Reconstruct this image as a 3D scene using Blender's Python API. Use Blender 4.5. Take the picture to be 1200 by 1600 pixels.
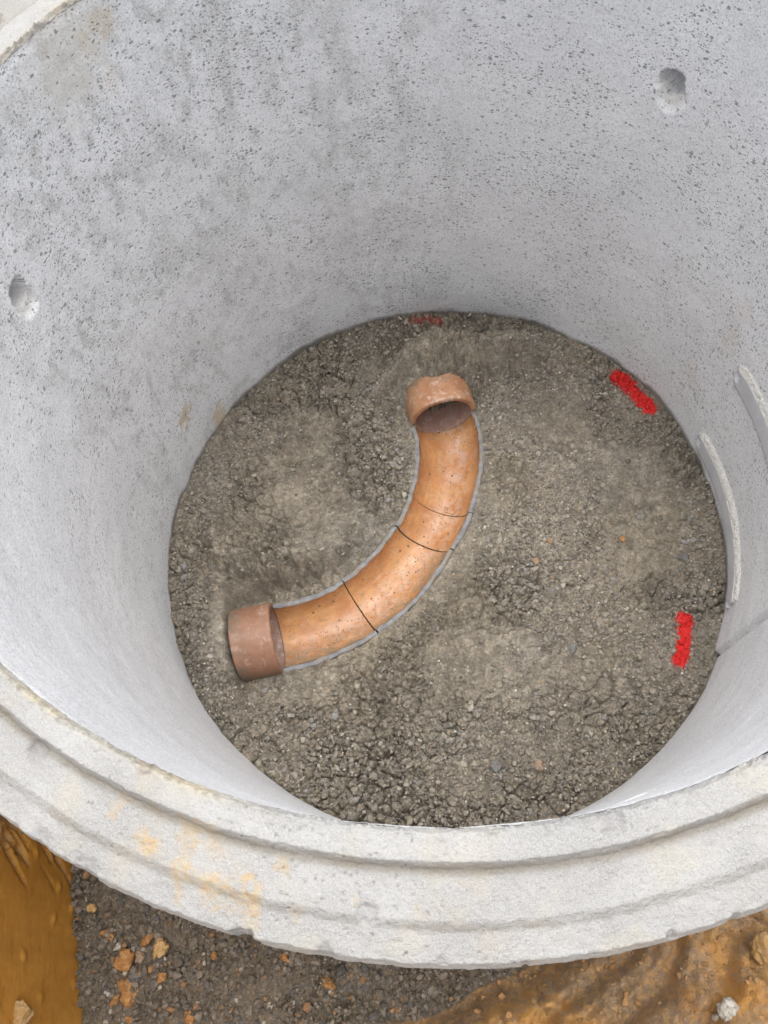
import bpy, bmesh, math, random
import numpy as np
from mathutils import Matrix, Vector
random.seed(7); rng = np.random.default_rng(7)
S = bpy.context.scene; COL = S.collection
for o in list(bpy.data.objects): bpy.data.objects.remove(o)

# ------------------------------------------------------------------ camera
cam = bpy.data.cameras.new('camera'); co = bpy.data.objects.new('camera', cam); COL.objects.link(co)
cam.sensor_fit = 'VERTICAL'; cam.sensor_height = 32.0
cam.lens = 1221.77 / 1600 * 32.0
cam.clip_start = 0.02; cam.clip_end = 500
def _R(p, q, r):
    return Matrix.Rotation(p, 3, 'X') @ Matrix.Rotation(q, 3, 'Y') @ Matrix.Rotation(r, 3, 'Z')
co.matrix_world = Matrix.Translation((0, -0.6161, 0.6314)) @ _R(0.409, 0.0711, -0.0397).to_4x4()
S.camera = co
S.render.resolution_x, S.render.resolution_y = 768, 1024

# ------------------------------------------------------------------ sky, sun, exposure
SUN_EL, SUN_AZ = math.radians(79), math.radians(12)      # azimuth measured from +Y towards +X
w = bpy.data.worlds.new('World'); S.world = w; w.use_nodes = True
nt = w.node_tree; nt.nodes.clear()
sky = nt.nodes.new('ShaderNodeTexSky'); sky.sky_type = 'NISHITA'; sky.sun_disc = False
sky.sun_elevation = SUN_EL; sky.sun_rotation = SUN_AZ
sky.air_density = 1.0; sky.dust_density = 4.0; sky.ozone_density = 1.0
hs = nt.nodes.new('ShaderNodeHueSaturation'); hs.inputs['Saturation'].default_value = 0.24   # thin overcast: nearly white sky
bg = nt.nodes.new('ShaderNodeBackground'); bg.inputs['Strength'].default_value = 0.15
wo = nt.nodes.new('ShaderNodeOutputWorld')
nt.links.new(sky.outputs[0], hs.inputs['Color']); nt.links.new(hs.outputs[0], bg.inputs['Color']); nt.links.new(bg.outputs[0], wo.inputs['Surface'])
sl = bpy.data.lights.new('sun', 'SUN'); sl.energy = 1.25; sl.angle = math.radians(80); sl.color = (1.0, 0.965, 0.92)
so = bpy.data.objects.new('sun', sl); COL.objects.link(so)
sd = Vector((math.sin(SUN_AZ) * math.cos(SUN_EL), math.cos(SUN_AZ) * math.cos(SUN_EL), math.sin(SUN_EL)))
so.rotation_euler = sd.to_track_quat('Z', 'Y').to_euler()
S.view_settings.view_transform = 'Standard'; S.view_settings.look = 'None'
S.view_settings.exposure = 0.90; S.view_settings.gamma = 1; S.view_settings.use_curve_mapping = False
S.render.engine = 'CYCLES'
S.cycles.max_bounces = 8; S.cycles.diffuse_bounces = 5

# ------------------------------------------------------------------ numpy noise
def _hash(ix, iy, iz, seed):
    h = (ix.astype(np.uint32) * np.uint32(73856093)) ^ (iy.astype(np.uint32) * np.uint32(19349663)) ^ (iz.astype(np.uint32) * np.uint32(83492791)) ^ np.uint32(seed * 2654435761 % 4294967296)
    h ^= h >> np.uint32(15); h *= np.uint32(2246822519); h ^= h >> np.uint32(13); h *= np.uint32(3266489917); h ^= h >> np.uint32(16)
    return h.astype(np.float64) / 4294967296.0
def vn(x, y, z, seed=0):
    x = np.asarray(x, float); y = np.asarray(y, float) + 0 * x; z = np.asarray(z, float) + 0 * x
    fx, fy, fz = np.floor(x), np.floor(y), np.floor(z)
    ux, uy, uz = x - fx, y - fy, z - fz
    ux, uy, uz = [u * u * (3 - 2 * u) for u in (ux, uy, uz)]
    ix, iy, iz = [f.astype(np.int64) for f in (fx, fy, fz)]
    r = 0
    for a in (0, 1):
        for b in (0, 1):
            for c in (0, 1):
                r = r + _hash(ix + a, iy + b, iz + c, seed) * (ux if a else 1 - ux) * (uy if b else 1 - uy) * (uz if c else 1 - uz)
    return r
def fbm(x, y, z, octs=4, seed=0, gain=0.5):
    s = 0; a = 1; t = 0
    for i in range(octs):
        s = s + a * (vn(x * 2.03 ** i, y * 2.03 ** i, z * 2.03 ** i, seed + i * 17) - .5) * 2; t += a; a *= gain
    return s / t
def worley(x, y, seed=0, per=None):
    """2-D cell noise: F1, F2-F1 and the nearest cell's random value; per = whole number of cells round x"""
    fx, fy = np.floor(x), np.floor(y); ix, iy = fx.astype(np.int64), fy.astype(np.int64)
    f1 = np.full(x.shape, 9.0); f2 = np.full(x.shape, 9.0); idv = np.zeros(x.shape); z = np.zeros_like(ix)
    for a in (-1, 0, 1):
        for b in (-1, 0, 1):
            cx, cy = ix + a, iy + b
            hx = cx % per if per else cx
            px = cx + _hash(hx, cy, z, seed); py = cy + _hash(hx, cy, z + 1, seed)
            d = np.hypot(x - px, y - py); v = _hash(hx, cy, z + 2, seed)
            near = d < f1
            f2 = np.where(near, f1, np.minimum(f2, d)); idv = np.where(near, v, idv); f1 = np.where(near, d, f1)
    return f1, f2 - f1, idv
def sst(a, b, x):
    t = np.clip((x - a) / (b - a), 0, 1); return t * t * (3 - 2 * t)

# ------------------------------------------------------------------ mesh helpers
def make(name, V, F, mat, parent=None, smooth=True, attrs=None, uv=None, loc=None):
    me = bpy.data.meshes.new(name)
    V = np.asarray(V, np.float32)
    if isinstance(F, np.ndarray):
        n, k = F.shape
        me.vertices.add(len(V)); me.vertices.foreach_set('co', V.ravel())
        me.loops.add(n * k); me.loops.foreach_set('vertex_index', F.astype(np.int32).ravel())
        me.polygons.add(n); me.polygons.foreach_set('loop_start', np.arange(0, n * k, k, dtype=np.int32))
        me.update(calc_edges=True)
    else:
        me.from_pydata(V.tolist(), [], F); me.update()
    me.polygons.foreach_set('use_smooth', [smooth] * len(me.polygons))
    for k, a in (attrs or {}).items():
        a = np.asarray(a, np.float32)
        if a.ndim == 1:
            at = me.attributes.new(k, 'FLOAT', 'POINT'); at.data.foreach_set('value', a)
        else:
            at = me.attributes.new(k, 'FLOAT_COLOR', 'POINT'); at.data.foreach_set('color', np.concatenate([a, np.ones((len(a), 1), np.float32)], 1).ravel())
    if uv is not None:
        u = me.uv_layers.new(name='UVMap'); u.data.foreach_set('uv', np.asarray(uv, np.float32).ravel())
    me.materials.append(mat); me.validate()
    o = bpy.data.objects.new(name, me); COL.objects.link(o)
    if parent is not None: o.parent = parent
    elif loc is not None:
        me.transform(Matrix.Translation(-Vector(loc))); o.location = loc
    return o
def tag(o, label=None, cat=None, group=None, kind=None):
    if label: o['label'] = label
    if cat: o['category'] = cat
    if group: o['group'] = group
    if kind: o['kind'] = kind
    return o
def empty(name, loc):
    o = bpy.data.objects.new(name, None); o.empty_display_size = .05; o.location = loc; COL.objects.link(o); return o
def grid_faces(nr, nc, wrap=False):
    i = np.arange(nr - 1)[:, None]; j = np.arange(nc if wrap else nc - 1)[None, :]; j2 = (j + 1) % nc
    a = i * nc + j; b = i * nc + j2; c = (i + 1) * nc + j2; d = (i + 1) * nc + j
    return np.stack([a, b, c, d], -1).reshape(-1, 4)

# ------------------------------------------------------------------ material helpers
class M:
    def __init__(s, name, rough=.9, spec=.3):
        s.m = bpy.data.materials.new(name); s.m.use_nodes = True; s.t = s.m.node_tree; s.b = s.t.nodes['Principled BSDF']
        s.b.inputs['Roughness'].default_value = rough; s.b.inputs['Specular IOR Level'].default_value = spec
        s.tc = s.t.nodes.new('ShaderNodeTexCoord').outputs['Object']
    def n(s, typ, **kw):
        x = s.t.nodes.new('ShaderNode' + typ)
        for k, v in kw.items(): setattr(x, k, v)
        return x
    def put(s, sock, v):
        if isinstance(v, bpy.types.NodeSocket): s.t.links.new(v, sock)
        elif isinstance(v, (tuple, list)) and len(v) == 3 and sock.type == 'RGBA': sock.default_value = (*v, 1)
        else: sock.default_value = v
    def noise(s, scale, detail=4, rough=.55, vec=None, dist=0):
        x = s.n('TexNoise'); s.put(x.inputs['Vector'], vec or s.tc); x.inputs['Scale'].default_value = scale
        x.inputs['Detail'].default_value = detail; x.inputs['Roughness'].default_value = rough; x.inputs['Distortion'].default_value = dist
        return x.outputs['Fac']
    def vor(s, scale, vec=None, feature='F1', rnd=1):
        x = s.n('TexVoronoi', feature=feature); s.put(x.inputs['Vector'], vec or s.tc); x.inputs['Scale'].default_value = scale
        x.inputs['Randomness'].default_value = rnd
        return x.outputs
    def ramp(s, v, a, b, lo=0., hi=1., smooth=True):
        x = s.n('MapRange', interpolation_type='SMOOTHSTEP' if smooth else 'LINEAR'); s.put(x.inputs[0], v)
        for i, q in zip((1, 2, 3, 4), (a, b, lo, hi)): x.inputs[i].default_value = q
        return x.outputs[0]
    def math(s, op, a, b=0., c=0.):
        x = s.n('Math', operation=op); s.put(x.inputs[0], a); s.put(x.inputs[1], b); s.put(x.inputs[2], c); return x.outputs[0]
    def mix(s, f, a, b, mode='MIX'):
        x = s.n('Mix', data_type='RGBA', blend_type=mode); s.put(x.inputs[0], f); s.put(x.inputs[6], a); s.put(x.inputs[7], b); return x.outputs[2]
    def attr(s, name, col=False):
        x = s.n('Attribute', attribute_name=name); return x.outputs['Color' if col else 'Fac']
    def bump(s, h, strength, dist, prev=None):
        x = s.n('Bump'); s.put(x.inputs['Height'], h); x.inputs['Strength'].default_value = strength; x.inputs['Distance'].default_value = dist
        if prev is not None: s.put(x.inputs['Normal'], prev)
        return x.outputs[0]
    def vmul(s, vec, v):
        x = s.n('VectorMath', operation='MULTIPLY'); s.put(x.inputs[0], vec); x.inputs[1].default_value = v; return x.outputs[0]
    def vadd(s, a, b):
        x = s.n('VectorMath', operation='ADD'); s.put(x.inputs[0], a); s.put(x.inputs[1], b); return x.outputs[0]
    def out(s, col, normal=None, rough=None):
        s.put(s.b.inputs['Base Color'], col)
        if normal is not None: s.put(s.b.inputs['Normal'], normal)
        if rough is not None: s.put(s.b.inputs['Roughness'], rough)
        return s.m

def concrete_wall():
    m = M('cast_concrete', .92, .2)
    uv = m.n('TexCoord').outputs['UV']
    nz = m.n('TexNoise'); m.put(nz.inputs['Vector'], uv); nz.inputs['Scale'].default_value = 90; nz.inputs['Detail'].default_value = 3
    warp = m.vadd(uv, m.vmul(nz.outputs['Color'], (.011, .006, 0)))
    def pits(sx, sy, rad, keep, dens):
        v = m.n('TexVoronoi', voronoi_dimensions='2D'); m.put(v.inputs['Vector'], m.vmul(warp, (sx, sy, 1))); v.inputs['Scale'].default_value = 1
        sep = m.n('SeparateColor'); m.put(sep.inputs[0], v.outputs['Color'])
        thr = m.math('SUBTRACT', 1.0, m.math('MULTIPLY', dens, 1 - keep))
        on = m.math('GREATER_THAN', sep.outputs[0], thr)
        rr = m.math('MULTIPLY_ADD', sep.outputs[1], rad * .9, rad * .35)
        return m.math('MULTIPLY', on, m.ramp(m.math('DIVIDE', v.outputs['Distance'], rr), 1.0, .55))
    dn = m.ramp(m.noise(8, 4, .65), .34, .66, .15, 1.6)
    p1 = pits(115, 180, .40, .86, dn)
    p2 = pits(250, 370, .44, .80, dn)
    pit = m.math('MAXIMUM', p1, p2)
    smooth = m.attr('smooth')
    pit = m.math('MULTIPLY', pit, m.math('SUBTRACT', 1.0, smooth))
    base = m.mix(m.ramp(m.noise(7, 5, .6), .35, .68), (.69, .695, .71), (.755, .76, .77))
    # damp, greyer blotches
    bl = m.math('MULTIPLY', m.ramp(m.noise(34, 4, .6, m.vmul(m.tc, (1, 1, .6))), .50, .68), m.attr('damp'))
    bb = m.math('MULTIPLY', m.ramp(m.noise(11, 4, .65, m.vmul(m.tc, (1, 1, .7))), .46, .64), m.attr('damp'))
    base = m.mix(m.math('MULTIPLY', bb, .55), base, (.50, .50, .487))
    base = m.mix(m.math('MULTIPLY', bl, .75), base, (.46, .46, .445))
    gr = m.noise(300, 3, .85)
    base = m.mix(m.ramp(gr, .44, .60, 0, .5), base, (.84, .84, .85)); base = m.mix(m.ramp(gr, .50, .36, 0, .50), base, (.40, .40, .41))
    base = m.mix(m.ramp(m.noise(380, 2, .5), .56, .72, 0, .16), base, (.36, .36, .37))
    base = m.mix(m.math('MULTIPLY', m.attr('ochre'), .8), base, m.mix(m.ramp(gr, .35, .65), (.55, .38, .20), (.60, .52, .38)))
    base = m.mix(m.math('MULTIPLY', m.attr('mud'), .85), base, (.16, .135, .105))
    base = m.mix(m.math('MULTIPLY', m.attr('cream'), .7), base, (.56, .52, .44))
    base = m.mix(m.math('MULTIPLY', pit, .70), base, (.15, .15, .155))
    n1 = m.bump(m.math('MULTIPLY', pit, -1.), .5, .0015)
    n2 = m.bump(m.noise(300, 4, .65), .40, .0018, n1)
    n3 = m.bump(m.noise(60, 4, .6), .35, .004, n2)
    return m.out(base, n3)

def concrete_rim():
    m = M('rim_concrete', .9, .25)
    base = m.mix(m.ramp(m.noise(11, 5, .62), .35, .68), (.34, .334, .322), (.425, .417, .400))
    base = m.mix(m.ramp(m.noise(45, 4, .6), .52, .72, 0, .4), base, (.31, .30, .275))
    gr = m.noise(900, 3, .7)
    base = m.mix(m.ramp(gr, .42, .62, 0, .5), base, (.52, .515, .51))
    base = m.mix(m.ramp(m.noise(500, 2, .5), .60, .72, 0, .5), base, (.25, .24, .22))
    base = m.mix(m.math('MULTIPLY', m.attr('cream'), .75), base, (.50, .44, .32))
    oc = m.mix(m.ramp(m.noise(160, 4), .4, .6), (.52, .34, .14), (.50, .41, .26))
    base = m.mix(m.math('MULTIPLY', m.math('MULTIPLY', m.attr('ochre'), m.ramp(m.noise(330, 4, .75), .36, .56, .35, 1.)), .9), base, oc)
    base = m.mix(m.math('MULTIPLY', m.attr('mud'), .75), base, (.20, .17, .12))
    base = m.mix(m.math('MULTIPLY', m.attr('chip'), .45), base, (.24, .23, .23))
    n1 = m.bump(m.noise(420, 4, .75), .9, .0022)
    v = m.vor(240, feature='SMOOTH_F1')['Distance']
    n2 = m.bump(v, .35, .002, n1)
    n3 = m.bump(m.noise(90, 5, .65), .4, .004, n2)
    return m.out(base, n3)

def step_concrete():
    m = M('step_concrete', .92, .2)
    gr = m.noise(500, 3, .7)
    rough = m.attr('rough')
    base = m.mix(m.ramp(m.noise(20, 4), .35, .65), (.50, .50, .515), (.57, .57, .585))
    base = m.mix(rough, base, m.mix(m.ramp(gr, .35, .65), (.60, .58, .54), (.80, .78, .73)))  # crumbly faces paler; the top's brightness from above is painted into this colour
    n = m.bump(m.noise(300, 4, .7), .5, .002)
    return m.out(base, m.bump(m.math('MULTIPLY', m.noise(180, 4, .7), rough), .9, .006, n))

def soil(name, dark, mid, light, clay=False):
    m = M(name, .88, .3)
    base = m.mix(m.ramp(m.noise(14, 6, .65), .35, .65), dark, mid)
    base = m.mix(m.ramp(m.noise(60, 5, .7), .42, .62, 0, .6), base, light)
    c = m.vor(260)
    sep = m.n('SeparateColor'); m.put(sep.inputs[0], c['Color'])
    base = m.mix(m.ramp(sep.outputs[0], .0, 1., .0, .38), base, tuple(q * .6 for q in dark))
    base = m.mix(m.math('MULTIPLY', m.ramp(sep.outputs[1], .955, .965), m.ramp(c['Distance'], .45, .25)), base, (.48, .42, .33))
    base = m.mix(m.math('MULTIPLY', m.ramp(sep.outputs[2], .975, .98), m.ramp(c['Distance'], .5, .3)), base, (.40, .22, .10))
    n1 = m.bump(m.noise(330, 5, .75), .9, .004)
    n2 = m.bump(m.vor(150, feature='DISTANCE_TO_EDGE')['Distance'], .5, .003, n1)
    rgh = m.ramp(m.noise(40, 3), .35, .65, .62, .95)
    return m, base, n2, rgh

MAT = {}
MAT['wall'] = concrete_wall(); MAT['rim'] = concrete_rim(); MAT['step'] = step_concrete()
m, b_, n_, r_ = soil('damp_gravel', (.210, .181, .138), (.285, .249, .194), (.36, .322, .258)); 
b_ = m.mix(1.0, b_, m.attr('tone', True), 'MULTIPLY'); MAT['gravel'] = m.out(b_, n_, r_)
m, b_, n_, r_ = soil('trench_soil', (.165, .130, .088), (.215, .172, .12), (.265, .215, .16))
cl = m.mix(m.ramp(m.noise(9, 6, .65), .38, .62), (.50, .255, .072), (.58, .345, .125))
cl = m.mix(m.ramp(m.noise(38, 5, .7), .48, .66, 0, .75), cl, (.38, .27, .18))
cl = m.mix(m.math('MULTIPLY', m.ramp(m.noise(4.5, 4, .6), .42, .58), m.ramp(m.noise(90, 4, .75), .40, .55, .4, .9)), cl, (.25, .18, .12))
cl = m.mix(m.ramp(m.noise(120, 4, .7), .55, .7, 0, .5), cl, (.40, .30, .20))
f_ = m.ramp(m.math('ADD', m.attr('clay'), m.math('MULTIPLY', m.math('SUBTRACT', m.noise(70, 5, .7), .5), .9)), .42, .58)
MAT['ground'] = m.out(m.mix(f_, b_, cl), n_, r_)
def clay_face():
    m = M('cut_clay', .75, .3)
    st = m.vmul(m.tc, (1, 1, .35))
    base = m.mix(m.ramp(m.noise(5, 4, .55, st), .35, .65), (.50, .237, .038), (.60, .30, .058))
    base = m.mix(m.ramp(m.noise(60, 5, .7, m.vmul(m.tc, (1, .25, 1))), .52, .7, 0, .45), base, (.34, .15, .025))
    base = m.mix(m.math('MULTIPLY', m.attr('torn'), .8), base, m.mix(m.ramp(m.noise(70, 5, .7), .4, .6), (.40, .20, .05), (.50, .36, .20)))
    n = m.bump(m.noise(120, 4, .6, m.vmul(m.tc, (1, .3, 1))), .25, .003)
    return m.out(base, m.bump(m.noise(350, 4, .6), .15, .002, n), m.ramp(m.noise(20, 3), .3, .7, .6, .85))
MAT['clay_face'] = clay_face()
def stone_mat():
    m = M('pebbles', .75, .35)
    c = m.mix(.5, m.attr('col', True), m.mix(m.ramp(m.noise(300, 4, .7), .35, .65), (.6, .6, .6), (1, 1, 1)), 'MULTIPLY')
    return m.out(c, m.bump(m.noise(400, 4, .7), .6, .0015))
MAT['stone'] = stone_mat()
def lump(name, a, b, rough=.85):
    m = M(name, rough, .3)
    c = m.mix(m.ramp(m.noise(90, 5, .7), .35, .65), a, b)
    return m.out(c, m.bump(m.noise(260, 5, .75), .8, .003))
MAT['orange_clay'] = lump('orange_clay', (.30, .135, .04), (.46, .26, .11))
MAT['ochre_clay'] = lump('ochre_clay', (.42, .25, .09), (.50, .34, .17))
MAT['pale_stone'] = lump('pale_stone', (.30, .27, .22), (.55, .52, .46))
MAT['grey_stone'] = lump('grey_stone', (.13, .125, .12), (.21, .205, .195), .6)
MAT['tan_stone'] = lump('tan_stone', (.24, .16, .10), (.36, .26, .18), .7)
def glaze():
    m = M('orange_glazed_clay', .3, .45)
    base = m.mix(m.ramp(m.noise(16, 5, .6), .35, .66), (.45, .180, .058), (.56, .275, .105))
    base = m.mix(m.ramp(m.noise(70, 6, .75, None, .6), .50, .66, 0, .55), base, (.30, .15, .065))
    base = m.mix(m.ramp(m.noise(33, 6, .75), .54, .66, 0, .5), base, (.58, .36, .24))
    cv = m.n('CombineXYZ'); m.put(cv.inputs[0], m.math('MULTIPLY', m.attr('lon'), 9.)); m.put(cv.inputs[1], m.math('MULTIPLY', m.attr('arc'), 50.)); cv.inputs[2].default_value = 0
    sx = m.n('TexNoise'); m.put(sx.inputs['Vector'], cv.outputs[0]); sx.inputs['Scale'].default_value = 1; sx.inputs['Detail'].default_value = 5; sx.inputs['Roughness'].default_value = .65
    base = m.mix(m.ramp(sx.outputs['Fac'], .50, .66, 0, .28), base, (.60, .37, .20))
    base = m.mix(m.ramp(sx.outputs['Fac'], .50, .34, 0, .28), base, (.34, .14, .05))
    # pale dusting along the invert, also a painted sky highlight
    dust = m.math('MULTIPLY', m.attr('low'), m.ramp(m.noise(26, 5, .7), .40, .62))
    base = m.mix(m.math('MULTIPLY', dust, .62), base, (.62, .45, .37))
    mud = m.math('MULTIPLY', m.attr('mud'), m.ramp(m.noise(60, 5, .75), .34, .56))
    base = m.mix(m.math('MULTIPLY', mud, .85), base, (.25, .19, .125))
    c = m.vor(210); sep = m.n('SeparateColor'); m.put(sep.inputs[0], c['Color'])
    keep = m.math('GREATER_THAN', m.math('MULTIPLY', sep.outputs[0], m.ramp(m.noise(22, 3), .36, .62, .75, 1.35)), .74)
    sp = m.math('MULTIPLY', m.ramp(c['Distance'], .36, .22), keep)
    sp = m.math('MULTIPLY', sp, m.ramp(m.attr('low'), .0, .5, .5, 1.))
    c2 = m.vor(85); sep2 = m.n('SeparateColor'); m.put(sep2.inputs[0], c2['Color'])
    sp2 = m.math('MULTIPLY', m.ramp(c2['Distance'], .26, .2), m.math('GREATER_THAN', sep2.outputs[1], .90))
    sp = m.math('MAXIMUM', sp, sp2)
    base = m.mix(m.math('MULTIPLY', sp, .8), base, (.085, .06, .04))
    rg = m.math('MAXIMUM', m.ramp(m.noise(40, 4), .35, .65, .26, .5), m.math('MULTIPLY', m.math('MAXIMUM', sp, m.math('MAXIMUM', dust, mud)), .6))
    return m.out(base, m.bump(sp, .5, .001, m.bump(m.noise(60, 3), .12, .003)), rg)
MAT['glaze'] = glaze()
def cut():
    m = M('grey_cut_clay_edge', .9, .2)
    c = m.mix(m.ramp(m.noise(60, 5, .7), .35, .65), (.17, .168, .17), (.28, .277, .28))
    c = m.mix(m.ramp(m.noise(240, 3), .6, .7, 0, .6), c, (.14, .12, .10))
    c = m.mix(m.ramp(m.noise(38, 5, .75), .50, .60, 0, .85), c, (.25, .215, .17))
    return m.out(c, m.bump(m.noise(300, 4, .7), .5, .0015))
MAT['cut'] = cut()
def collar_mat(name, a, b, dusty, rough):
    m = M(name, rough, .45)
    c = m.mix(m.ramp(m.noise(14, 5, .65), .35, .65), a, b)
    c = m.mix(m.math('MULTIPLY', m.ramp(m.noise(42, 5, .75, None, .8), .52, .66), dusty), c, (.60, .50, .44))
    c = m.mix(m.math('MULTIPLY', m.attr('mud'), m.ramp(m.noise(45, 5, .7), .30, .60)), c, (.155, .125, .09))
    v = m.vor(110); sep = m.n('SeparateColor'); m.put(sep.inputs[0], v['Color'])
    c = m.mix(m.math('MULTIPLY', m.math('MULTIPLY', m.ramp(v['Distance'], .24, .17), m.math('GREATER_THAN', sep.outputs[0], .80)), .6), c, (.16, .09, .06))
    return m.out(c, m.bump(m.noise(70, 4), .2, .003), m.ramp(m.noise(30, 3), .3, .7, rough - .08, rough + .2))
MAT['collar'] = collar_mat('brown_fired_clay', (.36, .170, .085), (.46, .255, .145), .55, .38)
MAT['collar_b'] = collar_mat('dark_brown_clay', (.24, .115, .068), (.31, .17, .108), .3, .42)
MAT['collar_in'] = collar_mat('pale_clay_inside', (.33, .20, .155), (.42, .29, .24), .75, .45)
MAT['seam'] = lump('joint_mud', (.07, .04, .02), (.12, .07, .035))
def paint():
    m = M('red_spray_paint', .6, .35)
    c = m.mix(m.ramp(m.noise(120, 4, .7), .35, .65), (.74, .028, .025), (.62, .020, .018))
    m.out(c, m.bump(m.noise(330, 5, .75), .8, .003))
    al = m.ramp(m.math('ADD', m.attr('cover'), m.math('MULTIPLY', m.math('SUBTRACT', m.noise(230, 5, .85), .5), 1.5)), .34, .74)
    halo = m.math('MULTIPLY', m.ramp(m.math('ADD', m.attr('cover'), m.math('MULTIPLY', m.math('SUBTRACT', m.noise(420, 4, .8), .5), 1.6)), .25, .70), .5)
    m.put(m.b.inputs['Alpha'], m.math('MULTIPLY', m.math('MAXIMUM', al, halo), m.attr('fade')))
    return m.m
MAT['paint'] = paint()

# ================================================================== CONCRETE CHAMBER RING
DEG = math.pi / 180
def azis():
    out = [-math.pi]
    while True:
        d = out[-1] / DEG
        near = sst(-150, -140, np.array(d)) * (1 - sst(-40, -30, np.array(d)))
        st = .0030 / .6 * (1 - near) + .0014 / .6 * near
        if out[-1] + float(st) >= math.pi - .0012: break
        out.append(out[-1] + float(st))
    return np.array(out)
AZ = azis(); NA = len(AZ)
def ring_mesh(prof, dispfn):
    pr = np.array(prof); r, z = pr[:, 0][:, None], pr[:, 1][:, None]
    A = AZ[None, :] + 0 * r
    s = np.concatenate([[0], np.cumsum(np.hypot(*np.diff(pr, axis=0).T))])[:, None] + 0 * A
    return A, r + 0 * A, z + 0 * A, s
chamber = empty('chamber_ring', (0, 0, -1.02))
tag(chamber, 'large round precast concrete manhole ring with stepped rim, standing in the dug trench', 'concrete ring')
def child_fix(o):
    o.location = -Vector(o.parent.location); return o

# --- inner wall
zs = np.concatenate([np.arange(-1.02, -.02, .0028), np.linspace(-.02, -.0065, 8)])
A, r, z, s = ring_mesh([(0.6, q) for q in zs], None)
X, Y = r * np.cos(A), r * np.sin(A)
disp = .0014 * fbm(X * 22, Y * 22, z * 22, 4, 3) + .0022 * fbm(X * 4, Y * 4, z * 4, 2, 5)
Ad = A / DEG
# panel carrying the steps: proud of the wall, with a crisp vertical form seam on one side
seam = -26.1 + .35 * fbm(z * 9, 0 * z, 0 * z, 3, 9)
panel = sst(-.35, .35, Ad - seam) * (1 - sst(20, 27, Ad))
disp += .0085 * panel
dsm = np.abs(Ad - seam + .15)
disp -= .0090 * np.exp(-(dsm / .30) ** 2) * (0.6 + .8 * vn(z * 40, 0 * z, 0 * z, 3))
HOLE = np.zeros_like(A); CH = np.zeros_like(A)
# lifting holes with chipped mouths
for (a0, z0, sd_) in ((50.4, -.243, 1), (168.4, -.232, 2), (-71.0, -.24, 3)):
    du = (Ad - a0) * DEG * .6; dz = z - z0
    an = np.arctan2(dz, du)
    rad = .0208 * (1 + .42 * fbm(np.cos(an) * 1.6 + 9 * sd_, np.sin(an) * 1.6, 0 * an, 3, sd_ + 20)) 
    d = np.hypot(du, dz * .92 - .000)
    hole = 1 - sst(.86, 1.02, d / rad)
    chip = (1 - sst(.8, 1.35, np.hypot(du, (dz + .016) * .9) / rad)) * (1 - hole)
    HOLE = np.maximum(HOLE, hole); disp -= hole * (.055 + .010 * dz / .02) + .008 * chip; CH = np.maximum(CH, chip); disp -= .0 * (.85 + .3 * vn(X * 60, Y * 60, z * 60, 4))
ro_top = sst(-.022, -.006, z)       # ragged top arris
disp += ro_top * (-.0025 + .0022 * vn(X * 60, Y * 60, z * 60, 11))
rr = r - disp
ochre = np.zeros_like(A); mud = np.zeros_like(A); cream = np.zeros_like(A)
nn = .5 + .5 * fbm(X * 30, Y * 30, z * 30, 4, 31); nwa = fbm(X * 45, Y * 45, z * 45, 4, 33, .65); nwb = fbm(X * 45, Y * 45, z * 45 + 8, 4, 34, .65)
for (a0, z0, ra, rz, k) in ((155.3, -.816, 1.8, .030, 1.), (153.0, -.800, .8, .020, .7), (147.7, -.945, 2.2, .045, .9), (135.6, -.045, 1.6, .030, .55), (139.5, -.05, 1.2, .03, .5), (138, -.11, 1.6, .03, .25), (28, -.80, 3, .06, .15),
                            (-31, -.48, .8, .03, .45), (24, -.60, 2.5, .12, .22)):
    e = np.sqrt(((Ad - a0 + 3.5 * nwa) / ra) ** 2 + ((z - z0 + .05 * nwb) / rz) ** 2)
    ochre = np.maximum(ochre, k * (1 - sst(.3, 1.1, e + (nn - .5) * 1.6)))
e = np.sqrt(((Ad - 143) / 9) ** 2 + ((z + .05) / .09) ** 2)
cream = np.maximum(cream, .65 * (1 - sst(.2, 1.2, e + (nn - .5) * 1.3)))
cream = np.maximum(cream, .6 * CH)
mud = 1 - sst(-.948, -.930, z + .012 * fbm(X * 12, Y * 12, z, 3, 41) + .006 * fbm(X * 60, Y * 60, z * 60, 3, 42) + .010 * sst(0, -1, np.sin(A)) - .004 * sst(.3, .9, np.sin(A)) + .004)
damp = sst(75, 105, Ad) * (1 - .6 * sst(170, 180, Ad)) * (1 - .3 * sst(-.45, -.9, z)) + .18
smooth = np.maximum(.75 * sst(-.3, .8, -np.sin(A)), HOLE)
V = np.stack([rr * np.cos(A), rr * np.sin(A), z], -1).reshape(-1, 3)
F = grid_faces(len(zs), NA, True)[:, ::-1]
ii = F // NA; jj = F % NA
AZx = np.append(AZ, math.pi)
uj = np.where((jj == 0) & (jj.max(1, keepdims=True) == NA - 1), NA, jj)
uv = np.stack([AZx[uj] * .6, zs[ii]], -1).reshape(-1, 2)
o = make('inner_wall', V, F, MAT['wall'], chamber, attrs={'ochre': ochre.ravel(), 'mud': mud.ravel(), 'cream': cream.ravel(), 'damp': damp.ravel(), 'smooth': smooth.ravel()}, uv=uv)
child_fix(o)

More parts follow.
